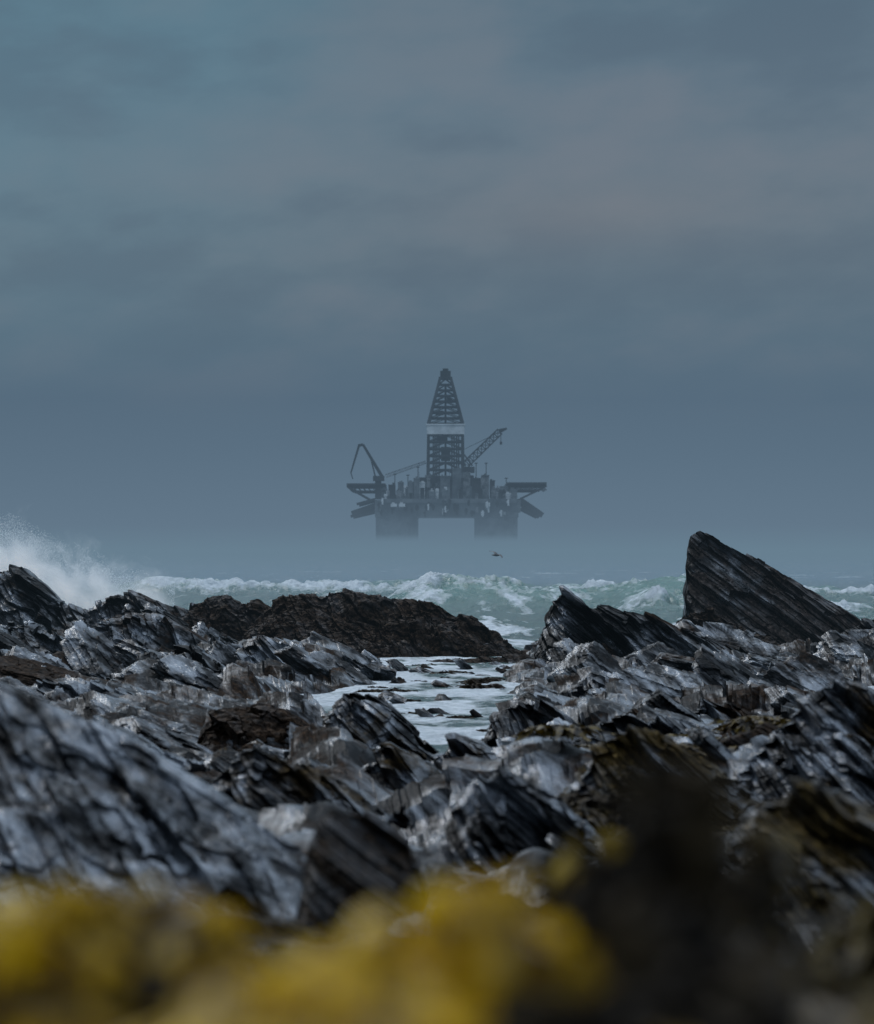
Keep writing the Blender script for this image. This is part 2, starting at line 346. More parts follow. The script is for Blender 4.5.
def breaker(yc0,amp,seed,lo,hi,slope=0.0,fw=1.7,fo=1.0,st=0.8,lm=0.9,var=1.0):
    global h,foam
    yc=yc0+3.5*vn(x*0.10,z0,z0,seed)+1.0*vn(x*0.4,z0,z0,seed+30)+slope*x
    A=amp*np.clip(0.75+var*(0.5*vn(x*0.16+3,z0,z0,seed+1)+0.28*vn(x*0.6,z0,z0,seed+3)),0.05,1.35)
    m=np.clip((pxs-lo)/60,0,1)*np.clip((hi-pxs)/60,0,1)
    t=y-yc
    prof=np.where(t<0,np.exp(-(t/fw)**2),np.exp(-(t/6.0)**2))
    lump=fbm(x*1.3,y*1.1,z0,6,seed+5,0.65)
    cr=np.exp(-((t+0.4)/1.2)**2)
    h+=m*A*(prof+lm*lump*cr*fo)-0.2*m*amp*np.exp(-((t+fw*2.2)/2.5)**2)
    streak=fbm(x*0.9+y*0.2,y*0.45,z0,6,seed+7,0.6)
    foam+=m*(fo*cr*np.clip(0.65+2.2*lump,0,1.3)*np.clip(A/amp*1.5-0.3,0,1)+np.where(t<0,np.exp(-((t+3)/4.0)**2),np.exp(-(t/4)**2))*np.clip(streak*2.8-0.0,0,1)*st)
breaker(126,0.64,310,90,580,-0.08,2.4,1.15,0.6,0.8,0.5)
breaker(112,0.70,320,500,1300,0.05,3.0,1.1,0.75,0.9,0.6)
breaker(95,1.12,330,370,760,-0.30,4.5,0.9,0.9,0.75,0.4)
breaker(88,0.6,350,600,1400,0.1,3.5,0.9,1.1)
breaker(78,0.5,340,400,1300,0,3.0,0.9,1.2)
foam+=calm*np.clip(fbm(x*0.25,y*0.35,z0,6,41,0.6)*2.4-0.8,0,1)*0.7*np.exp(-np.maximum(y-150,0)/150)
foam+=np.clip((y-135)/20,0,1)*np.clip(fbm(x*0.22,y*0.12,z0,5,91,0.6)*4.5-1.2,0,1)*0.6*np.clip((420-y)/180,0,1)
foam+=(1-calm)*np.clip(0.9+fbm(x*1.5,y*0.7,z0,5,44)*1.8,0,1.2)
foam+=np.exp(-((y-66)/5)**2)*np.clip(fbm(x*0.8,y*0.8,z0,4,46)*2+0.3,0,1)*0.7
me=mesh_np('sea',np.stack([x,y,h],1),gridfaces(len(ys),len(us))[:,::-1],[],True)
at=me.attributes.new('foam','FLOAT','POINT'); at.data.foreach_set('value',np.clip(foam,0,1.5).astype(np.float32))
m,t=newmat('sea_water'); P,s=posxyz(t)
an=t.n('ShaderNodeAttribute',attribute_name='foam')
fn=t.noise(P,3.0,8,0.72,0.6)
fb=t.noise(P,0.9,6,0.65,0.8)
ff=t.mr(t.math('ADD',an.outputs['Fac'],t.math('MULTIPLY',t.math('SUBTRACT',t.math('ADD',fn,fb),1.0),1.8)),0.36,0.92)
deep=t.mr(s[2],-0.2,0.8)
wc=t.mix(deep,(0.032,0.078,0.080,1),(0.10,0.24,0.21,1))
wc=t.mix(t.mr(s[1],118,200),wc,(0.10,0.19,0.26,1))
foamc=t.ramp(t.noise(P,6,6,0.7),[(0.3,(0.34,0.42,0.47)),(0.62,(0.78,0.84,0.89))])
col=t.mix(ff,wc,foamc)
rg=t.mr(ff,0,1,0.2,0.7)
nm=bump(t,t.noise(t.comb(s[0],t.math('MULTIPLY',s[1],0.6),s[2]),3.0,8,0.7,0.4),1.0,0.3)
nm=bump(t,t.noise(P,9,4,0.7),0.6,0.08,nm)
b=princ(t,col,rg,0.5,nm)
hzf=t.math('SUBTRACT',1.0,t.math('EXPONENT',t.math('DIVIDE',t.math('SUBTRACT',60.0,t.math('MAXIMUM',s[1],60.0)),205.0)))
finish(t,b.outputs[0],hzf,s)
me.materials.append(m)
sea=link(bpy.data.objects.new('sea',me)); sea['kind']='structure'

# ---------- spray: volume of mist with droplets thrown from it ----------
DS=86.0
m,t=newmat('spray_mist'); P,s=posxyz(t)
nA=t.noise(t.comb(t.math('ADD',s[0],t.math('MULTIPLY',s[2],0.35)),s[1],t.math('MULTIPLY',s[2],0.9)),1.1,9,0.70,0.5)
ztop=t.math('SUBTRACT',2.85,t.math('MULTIPLY',t.math('ADD',s[0],12.6),0.40))
dd_=t.math('ADD',t.math('SUBTRACT',ztop,s[2]),t.math('MULTIPLY',t.math('SUBTRACT',nA,0.5),5.5))
den=t.mr(dd_,-0.1,1.7,0,1,True)
yy_=t.math('ABSOLUTE',t.math('SUBTRACT',s[1],DS))
den=t.math('MULTIPLY',den,t.mr(yy_,0.6,1.7,1,0,True))
den=t.math('MULTIPLY',den,t.mr(s[0],-8.8,-7.0,1,0,True))
den=t.math('MULTIPLY',den,t.mr(nA,0.40,0.58,0.06,1.0))
vs_=t.n('ShaderNodeVolumeScatter'); vs_.inputs[0].default_value=(0.9,0.95,1,1); t.L.new(t.math('MULTIPLY',den,1.15),vs_.inputs['Density']); vs_.inputs['Anisotropy'].default_value=0.2
em=t.n('ShaderNodeEmission'); em.inputs[0].default_value=(0.78,0.88,1,1); t.L.new(t.math('MULTIPLY',den,0.27),em.inputs[1])  # added glow stands in for light scattered repeatedly inside the mist
ad=t.n('ShaderNodeAddShader'); t.L.new(vs_.outputs[0],ad.inputs[0]); t.L.new(em.outputs[0],ad.inputs[1])
out=t.n('ShaderNodeOutputMaterial'); t.L.new(ad.outputs[0],out.inputs['Volume'])
try: m.cycles.volume_step_rate=0.25
except Exception as ex: print(ex)
bm=bmesh.new(); bmesh.ops.create_icosphere(bm,subdivisions=4,radius=1.0)
for v_ in bm.verts:
    c_=v_.co; c_.x*=5.8; c_.y*=1.9; c_.z*=4.0
    c_.x+=-12.4
me=bpy.data.meshes.new('sea_spray'); bm.to_mesh(me); bm.free(); me.materials.append(m)
o=link(bpy.data.objects.new('sea_spray',me)); o.location=(0,DS,0.0)
top(o,'white burst of spray thrown up behind the rocks','sea spray',kind='stuff')
m,t=newmat('spray_droplets'); b=princ(t,(0.9,0.94,0.96,1),0.6,0.2); 
P,s=posxyz(t); finish(t,b.outputs[0],0.10,s); M_spray=m
OV=np.array([[1,0,0],[-1,0,0],[0,1,0],[0,-1,0],[0,0,1],[0,0,-1]],float)
OF=np.array([[0,2,4],[2,1,4],[1,3,4],[3,0,4],[2,0,5],[1,2,5],[3,1,5],[0,3,5]])
n=260000
d=DS-1.0+rng.normal(size=n)*0.7
pp=rng.uniform(-70,175,n)
topr=np.interp(pp,[-70,-30,0,20,45,70,90,110,135,175],[532,518,515,522,538,548,556,565,575,590])
q=rng.uniform(0,1,n)
row=612-(612-topr+8)*q
C=np.stack([X(pp,d),d,Z(row,d)],1)
dens=fbm(C[:,0]*1.6+C[:,2]*0.9,C[:,1]*0.5,C[:,2]*1.4-C[:,0]*0.4,6,71,0.65)
fade=np.clip((1.0-q)/0.35,0,1)
keep=rng.uniform(0,1,n)<np.clip(0.12*fade+dens*1.3*fade**0.6,0,1)
C=C[keep];S=rng.uniform(0.003,0.010,len(C))
V=(C[:,None,:]+OV[None]*S[:,None,None]).reshape(-1,3)
Fc=(OF[None]+(np.arange(len(C))*6)[:,None,None]).reshape(-1,3)
o=link(bpy.data.objects.new('spray_droplets',mesh_np('spray_droplets',V,Fc,[M_spray],True)))
top(o,'fine droplets flying out of the wave spray','sea spray',kind='stuff')

# ---------- bird ----------
def skin_like_bird():
    bm=bmesh.new()
    segs=[(-0.22,0.012,0.010),(-0.16,0.035,0.02),(-0.08,0.05,0.045),(0.02,0.06,0.055),(0.1,0.045,0.045),(0.16,0.03,0.032),(0.2,0.03,0.03),(0.23,0.018,0.018),(0.28,0.004,0.004)]
    rings=[]
    for px_,ry,rz_ in segs:
        rings.append([bm.verts.new((px_,ry*math.cos(a),rz_*math.sin(a))) for a in [i*math.pi/6 for i in range(12)]])
    for a,b in zip(rings,rings[1:]):
        for i in range(12): bm.faces.new((a[i],a[(i+1)%12],b[(i+1)%12],b[i]))
    bm.faces.new(rings[0][::-1]);bm.faces.new(rings[-1])
    for sg in(1,-1):
        prev=None
        for (yy,xc,ch,zz) in [(0.03,0.03,0.08,0.02),(0.12,0.05,0.075,0.05),(0.22,0.06,0.06,0.06),(0.34,0.03,0.045,0.045),(0.46,-0.02,0.012,0.02)]:
            r=[bm.verts.new((xc+ch,sg*yy,zz)),bm.verts.new((xc,sg*yy,zz+0.012)),bm.verts.new((xc-ch,sg*yy,zz)),bm.verts.new((xc,sg*yy,zz-0.008))]
            if prev:
                for i in range(4): bm.faces.new((prev[i],prev[(i+1)%4],r[(i+1)%4],r[i]))
            prev=r
        bm.faces.new(prev)
    bmesh.ops.recalc_face_normals(bm,faces=bm.faces)
    me=bpy.data.meshes.new('seabird'); bm.to_mesh(me); bm.free(); return me
m,t=newmat('bird_plumage'); P,s=posxyz(t); b=princ(t,t.ramp(t.noise(P,20),[(0.3,(0.01,0.01,0.012)),(0.7,(0.04,0.04,0.045))]),0.6); finish(t,b.outputs[0],0.12,s)
me=skin_like_bird(); me.materials.append(m)
o=link(bpy.data.objects.new('seabird',me)); o.location=(X(496,150),150,Z(555,150)); o.rotation_euler=(0.3,0.0,math.radians(35)); o.scale=(1.25,)*3
top(o,'dark seabird gliding low over the misty sea','bird')

# ---------- oil rig ----------
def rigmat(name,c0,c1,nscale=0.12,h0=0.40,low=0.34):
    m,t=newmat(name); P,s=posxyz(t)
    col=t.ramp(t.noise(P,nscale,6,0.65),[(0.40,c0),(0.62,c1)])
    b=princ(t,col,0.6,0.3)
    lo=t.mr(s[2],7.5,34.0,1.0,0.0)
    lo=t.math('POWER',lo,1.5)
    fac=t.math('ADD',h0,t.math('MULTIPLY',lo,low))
    bot=t.mr(s[2],5.5,15.0,1.0,0.3,True)  # painted haze thickens toward the waterline like a low fog bank
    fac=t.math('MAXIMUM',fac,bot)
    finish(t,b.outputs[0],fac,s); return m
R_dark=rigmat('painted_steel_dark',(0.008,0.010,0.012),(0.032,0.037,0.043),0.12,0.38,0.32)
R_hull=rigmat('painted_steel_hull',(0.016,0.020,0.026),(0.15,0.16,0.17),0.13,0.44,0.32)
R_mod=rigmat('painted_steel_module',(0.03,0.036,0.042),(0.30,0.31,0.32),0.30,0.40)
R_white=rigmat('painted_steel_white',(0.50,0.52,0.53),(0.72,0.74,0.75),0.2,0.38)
RD=1500.0
rb=bpy.data.objects.new('oil_rig',None); link(rb); BX=X(445,RD); rb.location=(BX,RD,0)
top(rb,'semi-submersible oil rig with tall lattice derrick standing in mist','oil rig')
class MB:
    def __init__(s): s.v=[];s.f=[]
    def box(s,x0,x1,y0,y1,z0,z1):
        i=len(s.v); s.v+=[(x0,y0,z0),(x1,y0,z0),(x1,y1,z0),(x0,y1,z0),(x0,y0,z1),(x1,y0,z1),(x1,y1,z1),(x0,y1,z1)]
        s.f+=[(i,i+3,i+2,i+1),(i+4,i+5,i+6,i+7),(i,i+1,i+5,i+4),(i+1,i+2,i+6,i+5),(i+2,i+3,i+7,i+6),(i+3,i,i+4,i+7)]
    def beam(s,p,q,w,w2=None):
        p=np.array(p,float);q=np.array(q,float);a=q-p;L=np.linalg.norm(a)
        if L<1e-6:return
        a/=L;up=np.array([0,0,1.]) if abs(a[2])<0.9 else np.array([1.,0,0])
        e1=np.cross(a,up);e1/=np.linalg.norm(e1);e2=np.cross(a,e1);w2=w if w2 is None else w2
        i=len(s.v)
        for c,ww in((p,w),(q,w2)):
            for sx,sy in((-1,-1),(1,-1),(1,1),(-1,1)): s.v.append(tuple(c+e1*sx*ww/2+e2*sy*ww/2))
        s.f+=[(i,i+3,i+2,i+1),(i+4,i+5,i+6,i+7),(i,i+1,i+5,i+4),(i+1,i+2,i+6,i+5),(i+2,i+3,i+7,i+6),(i+3,i,i+4,i+7)]
    def obj(s,name,mat,parent,label=None):
        me=bpy.data.meshes.new(name); me.from_pydata(s.v,[],s.f); me.materials.append(mat); me.update()
        o=link(bpy.data.objects.new(name,me)); o.parent=parent
        if label:o['label']=label
        return o
rx=lambda px:(px-445)*0.5
rz=lambda py:2-(py-550)*0.5
def rounded_column(name,x0,x1,y0,y1,z0,z1,r,mat,parent):
    vs=[];fs=[];ring=[]
    for (cx,cy,a0) in((x1-r,y1-r,0),(x0+r,y1-r,90),(x0+r,y0+r,180),(x1-r,y0+r,270)):
        for k in range(6):
            a=math.radians(a0+k*18); ring.append((cx+r*math.cos(a),cy+r*math.sin(a)))
    n=len(ring)
    lv=[(z0,1.0),(z1-2.5,1.0),(z1-2.4,1.04),(z1,1.04)]
    mx=(x0+x1)/2;my=(y0+y1)/2
    for z,k in lv:
        for a,b in ring: vs.append((mx+(a-mx)*k,my+(b-my)*k,z))
    for l in range(len(lv)-1):
        for i in range(n): fs.append((l*n+i,l*n+(i+1)%n,(l+1)*n+(i+1)%n,(l+1)*n+i))
    fs.append(tuple(range(n))[::-1]);fs.append(tuple(range((len(lv)-1)*n,len(lv)*n)))
    me=bpy.data.meshes.new(name);me.from_pydata(vs,[],fs);me.materials.append(mat)
    o=link(bpy.data.objects.new(name,me));o.parent=parent;return o
for (a,b2) in((377,418),(475,516)):
    for(y0,y1) in((-34,-14),(14,34)):
        rounded_column('column',rx(a),rx(b2),y0,y1,-4,rz(513),4,R_hull,rb)
for y0 in(-36,12):
    mb=MB(); mb.box(rx(365),rx(528),y0,y0+24,-14,-4.1); mb.obj('pontoon',R_hull,rb)
rr=random.Random(12)
mb=MB()
mb.box(rx(388),rx(510),-34,34,rz(517.5),rz(504)); 
mb.box(rx(382),rx(516),-36,36,rz(503.9),rz(500)); mb.box(rx(376),rx(387.9),-30,30,rz(514),rz(501)); mb.box(rx(510.2),rx(519),-30,30,rz(513),rz(501))
for i in range(26): 
    xq=rx(390+i*4.6); mb.box(xq,xq+0.5,-34.5,-34.05,rz(517),rz(504.2))
hull=mb.obj('hull_deck',R_hull,rb)
for i in range(40):
    mb=MB(); a=rr.uniform(378,512);w_=rr.uniform(1.0,6); y0=rr.uniform(-38.5,-36.5); zt=rr.uniform(500,514)
    mb.box(rx(a),rx(a+w_),y0-1.5,-34.6,rz(zt+rr.uniform(1.5,4.5)),rz(zt)); mb.box(rx(a)+.4,rx(a)+1.2,y0-2,y0-1.6,rz(zt+5),rz(zt)+0.6); mb.obj('hull_machinery',rr.choice([R_dark,R_dark,R_dark,R_mod,R_white]),hull)
mb=MB()
for (a,b2,zt) in((348,386,487),(506,545,486)):
    for yy in(-22,-8,8,22):
        mb.beam((rx(a),yy,rz(zt)),(rx(b2),yy,rz(zt)),0.9)
        mb.beam((rx(a)+(3 if a<400 else 0),yy,rz(zt+5)),(rx(b2)-(0 if a<400 else 5),yy,rz(zt+5)),0.7)
        for k in range(8):
            xa=rx(a+(b2-a)*k/8);xb=rx(a+(b2-a)*(k+1)/8)
            mb.beam((xa,yy,rz(zt)),(xb,yy,rz(zt+5)),0.4); 
    mb.box(rx(a),rx(b2),-24,24,rz(zt)+0.7,rz(zt)+1.3)
mb.obj('side_platform',R_dark,rb)
for (p,q,w) in(((378,505),(353,514),2.2),((378,511),(352,517),1.4),((376,500),(358,505),1.2),((518,500),(541,516),2.6),((520,508),(538,517),1.4),((545,487),(520,499),0.8),((349,488),(372,501),1.0)):
    for yy in(-24,24):
        mb=MB(); mb.beam((rx(p[0]),yy,rz(p[1])),(rx(q[0]),yy,rz(q[1])),w); mb.obj('outrigger_brace',R_dark,rb)
def tower(mb,z0,z1,w0,w1,nlev,leg,br,xc=rx(445.5)):
    cs=lambda z:(w0+(w1-w0)*(z-z0)/(z1-z0))/2
    zs=[z0+(z1-z0)*i/nlev for i in range(nlev+1)]
    for sx in(-1,1):
        for sy in(-1,1): mb.beam((xc+sx*cs(z0),sy*cs(z0),z0),(xc+sx*cs(z1),sy*cs(z1),z1),leg,leg*0.8)
    for i,zq in enumerate(zs):
        w=cs(zq)
        for s1 in(-1,1):
            mb.beam((xc-w,s1*w,zq),(xc+w,s1*w,zq),br); mb.beam((xc+s1*w,-w,zq),(xc+s1*w,w,zq),br)
        if i<nlev:
            z2=zs[i+1];w2=cs(z2)
            for s1 in(-1,1):
                mb.beam((xc-w,s1*w,zq),(xc,s1*w2,z2),br*.6);mb.beam((xc+w,s1*w,zq),(xc,s1*w2,z2),br*.6)
                mb.beam((xc+s1*w,-w,zq),(xc+s1*w2,0,z2),br*.6);mb.beam((xc+s1*w,w,zq),(xc+s1*w2,0,z2),br*.6)
drk=MB()
tower(drk,rz(484),rz(435),17.5,17.0,7,1.7,0.75)
tower(drk,rz(424),rz(379),17.0,5.6,8,1.5,0.7)
xc=rx(445.5)
drk.box(xc-0.5,xc+0.5,-0.5,0.5,rz(484),rz(384))
for k in(-6.1,-5.2,-4.3,-3.2,3.2,4.3,5.6,6.6): drk.box(xc+k-0.33,xc+k+0.33,-3,3,rz(484),rz(436))
drk.box(xc-2.2,xc+2.4,-2,2,rz(461),rz(447)); drk.box(xc-6.5,xc+6.5,-5,5,rz(484),rz(477)); drk.box(xc-4,xc+1,-3,3,rz(441),rz(436))
drk.box(xc-5,xc-1,-3,3,rz(415),rz(411)); drk.box(xc+0.6,xc+3,-3,3,rz(403),rz(398))
der=drk.obj('derrick',R_dark,rb)
mb=MB(); mb.box(xc-9.3,xc+9.3,-9.3,9.3,rz(434.8),rz(426)); mb.box(xc-9.8,xc+9.8,-9.8,9.8,rz(425.9),rz(424.5)); mb.obj('wind_wall',R_white,der,'pale cladding band around the middle of the tower')
mb=MB(); mb.box(xc-3.4,xc+3.4,-3.4,3.4,rz(379),rz(377)); mb.box(xc-2.6,xc+2.6,-2.4,2.4,rz(376.9),rz(371)); mb.box(xc-1.4,xc+1.4,-1,1,rz(370.9),rz(368.5))
mb.obj('crown_block',R_dark,der)
mb=MB(); mb.box(xc-11,xc+11,-12,12,rz(499.8),rz(487)); mb.box(xc-9.4,xc+9.4,-10,10,rz(486.9),rz(484.2)); mb.box(xc-13,xc-5,-13,8,rz(484),rz(478)); mb.box(xc+6,xc+14,-13,8,rz(486.8),rz(476)); mb.obj('drill_floor',R_dark,rb)
mods=[(389,396,486),(397,403,491),(404,409,488),(410,424,485),(425,432,476),(462,470,474),(471,480,480),(481,489,476),(489,494,484),(495,499,489),(499,508,487),(509,516,491),(382,388,490),(398,404,483),(452,462,470),(414,420,480),(440,450,478)]
for i in range(70):
    a=rr.uniform(384,510); w_=rr.uniform(1.8,6.5); mods.append((a,a+w_,498-min(w_*1.6+1,rr.random()**1.2*(18 if 405<a<495 else 9))))
for (a,b2,tp) in mods:
    mb=MB(); y0=rr.uniform(-35,-8); y1=y0+rr.uniform(5,18)
    up_=rr.uniform(0,6) if (b2-a<6 and rr.random()<0.5 and 405<a<490) else 0
    zb_=rz(499.9)+up_; tz_=rz(tp)+up_
    mb.box(rx(a)+.1,rx(b2)-.1,y0,y1,zb_,tz_)
    if up_>0: mb.beam((rx(a)+.3,y0+1,rz(499.9)),(rx(a)+.3,y0+1,zb_),0.3); mb.beam((rx(b2)-.3,y0+1,rz(499.9)),(rx(b2)-.3,y0+1,zb_),0.3)
    mb.box(rx(a)-.05,rx(b2)+.05,y0-.3,y0-.02,tz_-0.35,tz_+0.25)
    for j in range(2):
        xa=rr.uniform(rx(a),max(rx(a)+0.1,rx(b2)-1.2)); w_=rr.uniform(0.5,1.4); yb=y0+j*1.6
        mb.box(xa,xa+w_,yb,yb+1.2,tz_+0.01,tz_+rr.uniform(0.5,1.3))
    if rr.random()<0.2: mb.beam((rx(b2)-.3,y0+2,tz_),(rx(b2)-.3,y0+2,tz_+rr.uniform(1.5,4)),0.25)
    mb.obj('deck_module',rr.choice([R_white,R_mod,R_mod,R_mod,R_dark,R_dark,R_hull]) if b2-a<6 else rr.choice([R_mod,R_dark,R_hull]),rb)
mb=MB()
for yy in(-36,36):
    for zt in(0.6,1.2): mb.beam((rx(382),yy,rz(500)+zt),(rx(516),yy,rz(500)+zt),0.14)
    for i in range(45): mb.beam((rx(382+i*3),yy,rz(500)),(rx(382+i*3),yy,rz(500)+1.2),0.14)
mb.obj('guard_rail',R_dark,hull)
def lattice(mb,p,q,w0,w1,nseg,th):
    p=np.array(p,float);q=np.array(q,float);a=q-p;a/=np.linalg.norm(a);e2=np.array([0,1.,0]);e1=np.cross(a,e2)
    pts=[]
    for i in range(nseg+1):
        c=p+(q-p)*i/nseg;w=(w0+(w1-w0)*i/nseg)/2
        pts.append([c+e1*w+e2*w,c+e1*w-e2*w,c-e1*w-e2*w,c-e1*w+e2*w])
    for i in range(nseg):
        for k in range(4):
            mb.beam(pts[i][k],pts[i+1][k],th); mb.beam(pts[i][k],pts[i+1][(k+1)%4],th*.6); mb.beam(pts[i][k],pts[i][(k+1)%4],th*.6)
yc=-20
mb=MB(); mb.box(rx(464)-0,rx(470),yc-2.5,yc+2.5,rz(499.8),rz(474)); mb.box(rx(461),rx(474),yc-4,yc+4,rz(473.9),rz(468)); 
cr=mb.obj('crane',R_dark,rb,'lattice boom crane raised to the side of the derrick')
mb=MB(); lattice(mb,(rx(463),yc,rz(468)),(rx(499),yc,rz(433)),3.4,3.0,9,0.6); mb.beam((rx(498),yc,rz(433)),(rx(506),yc,rz(430)),2.2,0.9); mb.obj('boom',R_dark,cr)
mb=MB(); mb.beam((rx(500),yc,rz(432)),(rx(500),yc,rz(443)),0.35); mb.box(rx(499),rx(501.2),yc-1,yc+1,rz(446),rz(443)); mb.obj('hook',R_dark,cr)
mb=MB(); mb.beam((rx(464),yc,rz(467)),(rx(461),yc,rz(452)),0.8);mb.beam((rx(472),yc,rz(467)),(rx(461),yc,rz(452)),0.7);mb.beam((rx(461),yc,rz(452)),(rx(498),yc,rz(434)),0.25); mb.obj('gantry',R_dark,cr)
mb=MB(); mb.box(rx(376),rx(382),yc-2.5,yc+2.5,rz(500),rz(482)); mb.box(rx(374),rx(385),yc-3.5,yc+3.5,rz(481.9),rz(477))
cr=mb.obj('crane',R_dark,rb,'folded knuckle boom crane at the deck edge')
mb=MB(); mb.beam((rx(383),yc,rz(478)),(rx(364),yc,rz(446)),1.7,1.2); mb.beam((rx(376),yc,rz(477)),(rx(372),yc,rz(461)),0.7); mb.obj('boom',R_dark,cr)
mb=MB(); mb.beam((rx(364),yc,rz(446)),(rx(359),yc,rz(447)),1.3); mb.beam((rx(360),yc,rz(447)),(rx(352),yc,rz(474)),1.1,0.7); mb.beam((rx(352),yc,rz(474)),(rx(354),yc,rz(480)),0.5); mb.obj('jib',R_dark,cr)
mb=MB(); lattice(mb,(rx(386),0,rz(476)),(rx(426),0,rz(462)),1.6,1.2,12,0.28); mb.obj('pipe_conveyor',R_mod,rb)
for k in(0,1):
    mb=MB(); mb.box(rx(392+k*8),rx(398+k*8),-42.8,-41.1,rz(508),rz(505)); mb.box(rx(393+k*8),rx(396+k*8),-42.4,-41.4,rz(504.9),rz(503.8)); mb.obj('lifeboat',R_white,rb)
for px_,h_ in((418,468),(476,464),(486,464),(408,476),(506,479),(395,475)):
    mb=MB(); mb.beam((rx(px_),-5,rz(499)),(rx(px_),-5,rz(h_)),0.4); mb.box(rx(px_)-0.8,rx(px_)+0.8,-5.4,-4.6,rz(h_)+0.01,rz(h_)+0.5); mb.obj('mast',R_dark,rb)

# ---------- kelp ----------
def kelpmat(name,c0,c1,c2,tr,rough=0.38,spec=0.4):
    m,t=newmat(name); P,s=posxyz(t)
    col=t.ramp(t.noise(P,20,5,0.6),[(0.40,c0),(0.5,c1),(0.60,c2)])
    b=princ(t,col,rough,spec,bump(t,t.noise(P,120,4),0.4,0.004))
    tl=t.n('ShaderNodeBsdfTranslucent'); t.put(tl.inputs[0],col)
    mx=t.n('ShaderNodeMixShader'); mx.inputs[0].default_value=tr; t.L.new(b.outputs[0],mx.inputs[1]); t.L.new(tl.outputs[0],mx.inputs[2]); finish(t,mx.outputs[0]); return m
K_y=kelpmat('yellow_kelp',(0.16,0.09,0.004),(0.62,0.385,0.006),(0.78,0.52,0.010),0.38)
K_m=kelpmat('mustard_kelp',(0.03,0.017,0.003),(0.34,0.205,0.007),(0.60,0.39,0.012),0.35)
K_o=kelpmat('ochre_kelp',(0.012,0.008,0.003),(0.14,0.085,0.007),(0.42,0.27,0.012),0.3)
K_b=kelpmat('brown_kelp',(0.006,0.004,0.002),(0.045,0.029,0.007),(0.13,0.088,0.014),0.2,0.5,0.3)
K_d=kelpmat('dark_kelp',(0.004,0.003,0.002),(0.011,0.008,0.005),(0.030,0.021,0.010),0.03,0.75,0.1)
def kelp(px,d,toprow,wpx,mat,label,nb_=60,seed=0,bw=0.016,dep=0.12,zg=1.60,k_=1.0):
    r=random.Random(seed); zt=Z(toprow,d); R0=wpx*d/F/2; cx=X(px,d)
    Hh=zt-zg
    vs=[];fs=[]
    for k in range(nb_):
        a=r.uniform(0,2*math.pi); q=r.random()**0.5
        bx=q*math.cos(a)*R0*0.8; by=q*math.sin(a)*dep
        top_h=Hh*math.sqrt(max(0.05,1-(0.8*q)**2))*r.uniform(0.78,1.0)
        dirx=math.cos(a+r.uniform(-1,1)); diry=math.sin(a+r.uniform(-1,1)); out=r.uniform(0.02,0.07)*(0.6+q)*k_
        nS=16; tw=r.uniform(-1.5,1.5); ph=r.uniform(0,6); w0=bw*r.uniform(0.7,1.4)
        st=len(vs); dr=r.uniform(0.10,0.14)*k_
        for i in range(nS+1):
            s_=i/nS
            zz=top_h*math.sin(min(1,s_*1.5)*math.pi/2) - max(0,s_-0.6)*dr
            ox=bx+dirx*out*s_*s_*1.6; oy=by+diry*out*s_*s_*1.6
            ww=w0*math.sin(math.pi*min(0.97,0.12+0.85*s_))**0.6
            an=tw*s_+ph
            for j in range(4):
                v_=(j/3-0.5)*2
                ru=0.006*k_*math.sin(s_*22+ph+j*2)*abs(v_)
                vs.append((ox+math.cos(an)*ww*v_+ru,oy+math.sin(an)*ww*v_+ru,zz+0.004*k_*math.sin(s_*17+j)))
        for i in range(nS):
            for j in range(3):
                b0=st+i*4+j; fs.append((b0,b0+1,b0+5,b0+4))
    st=len(vs); nu,nv=24,10
    for i in range(nv+1):
        for j in range(nu):
            ph=i/nv*math.pi/2; th=j/nu*2*math.pi; k=1+0.15*math.sin(5*th+seed)+0.1*math.sin(9*ph+th*3)
            vs.append((R0*0.75*math.cos(ph)*math.cos(th)*k,dep*0.8*math.cos(ph)*math.sin(th)*k,Hh*0.72*math.sin(ph)*k))
    for i in range(nv):
        for j in range(nu): fs.append((st+i*nu+j,st+i*nu+(j+1)%nu,st+(i+1)*nu+(j+1)%nu,st+(i+1)*nu+j))
    me=bpy.data.meshes.new('kelp_plant'); me.from_pydata(vs,[],fs); me.materials.append(mat)
    me.polygons.foreach_set('use_smooth',[True]*len(me.polygons)); me.update()
    o=link(bpy.data.objects.new('kelp_plant',me)); o.location=(cx,d,zg)
    top(o,label,'kelp','kelp clumps on the near rocks'); return o
ky='bright yellow kelp clump draped over the near rock'; ko='ochre and brown kelp clump on the near rock'; kd='dark wet kelp clump on the near rock'
kelp(440,1.50,868,110,K_y,ky,65,1,dep=0.06,k_=0.8); kelp(385,1.42,890,120,K_y,ky,65,2,dep=0.07,k_=0.8); kelp(320,1.34,922,120,K_y,ky,60,3,dep=0.07,k_=0.8); kelp(495,1.42,885,60,K_m,ko,40,4,dep=0.05,k_=0.6); kelp(430,1.28,935,170,K_y,ky,60,32,dep=0.06,k_=0.7); kelp(250,1.38,950,90,K_m,ko,50,33,dep=0.06,k_=0.8)
kelp(150,1.9,848,90,K_m,ko,60,5,dep=0.07,k_=0.9); kelp(75,1.7,862,80,K_m,ko,60,6,dep=0.06,k_=0.9); kelp(200,1.6,905,60,K_m,ko,50,7,dep=0.06,k_=0.8); kelp(5,1.5,880,80,K_m,ko,50,8,dep=0.06); kelp(120,1.28,975,130,K_m,ko,60,9,dep=0.05); kelp(250,1.2,995,110,K_y,ky,50,25,dep=0.05,k_=0.8)
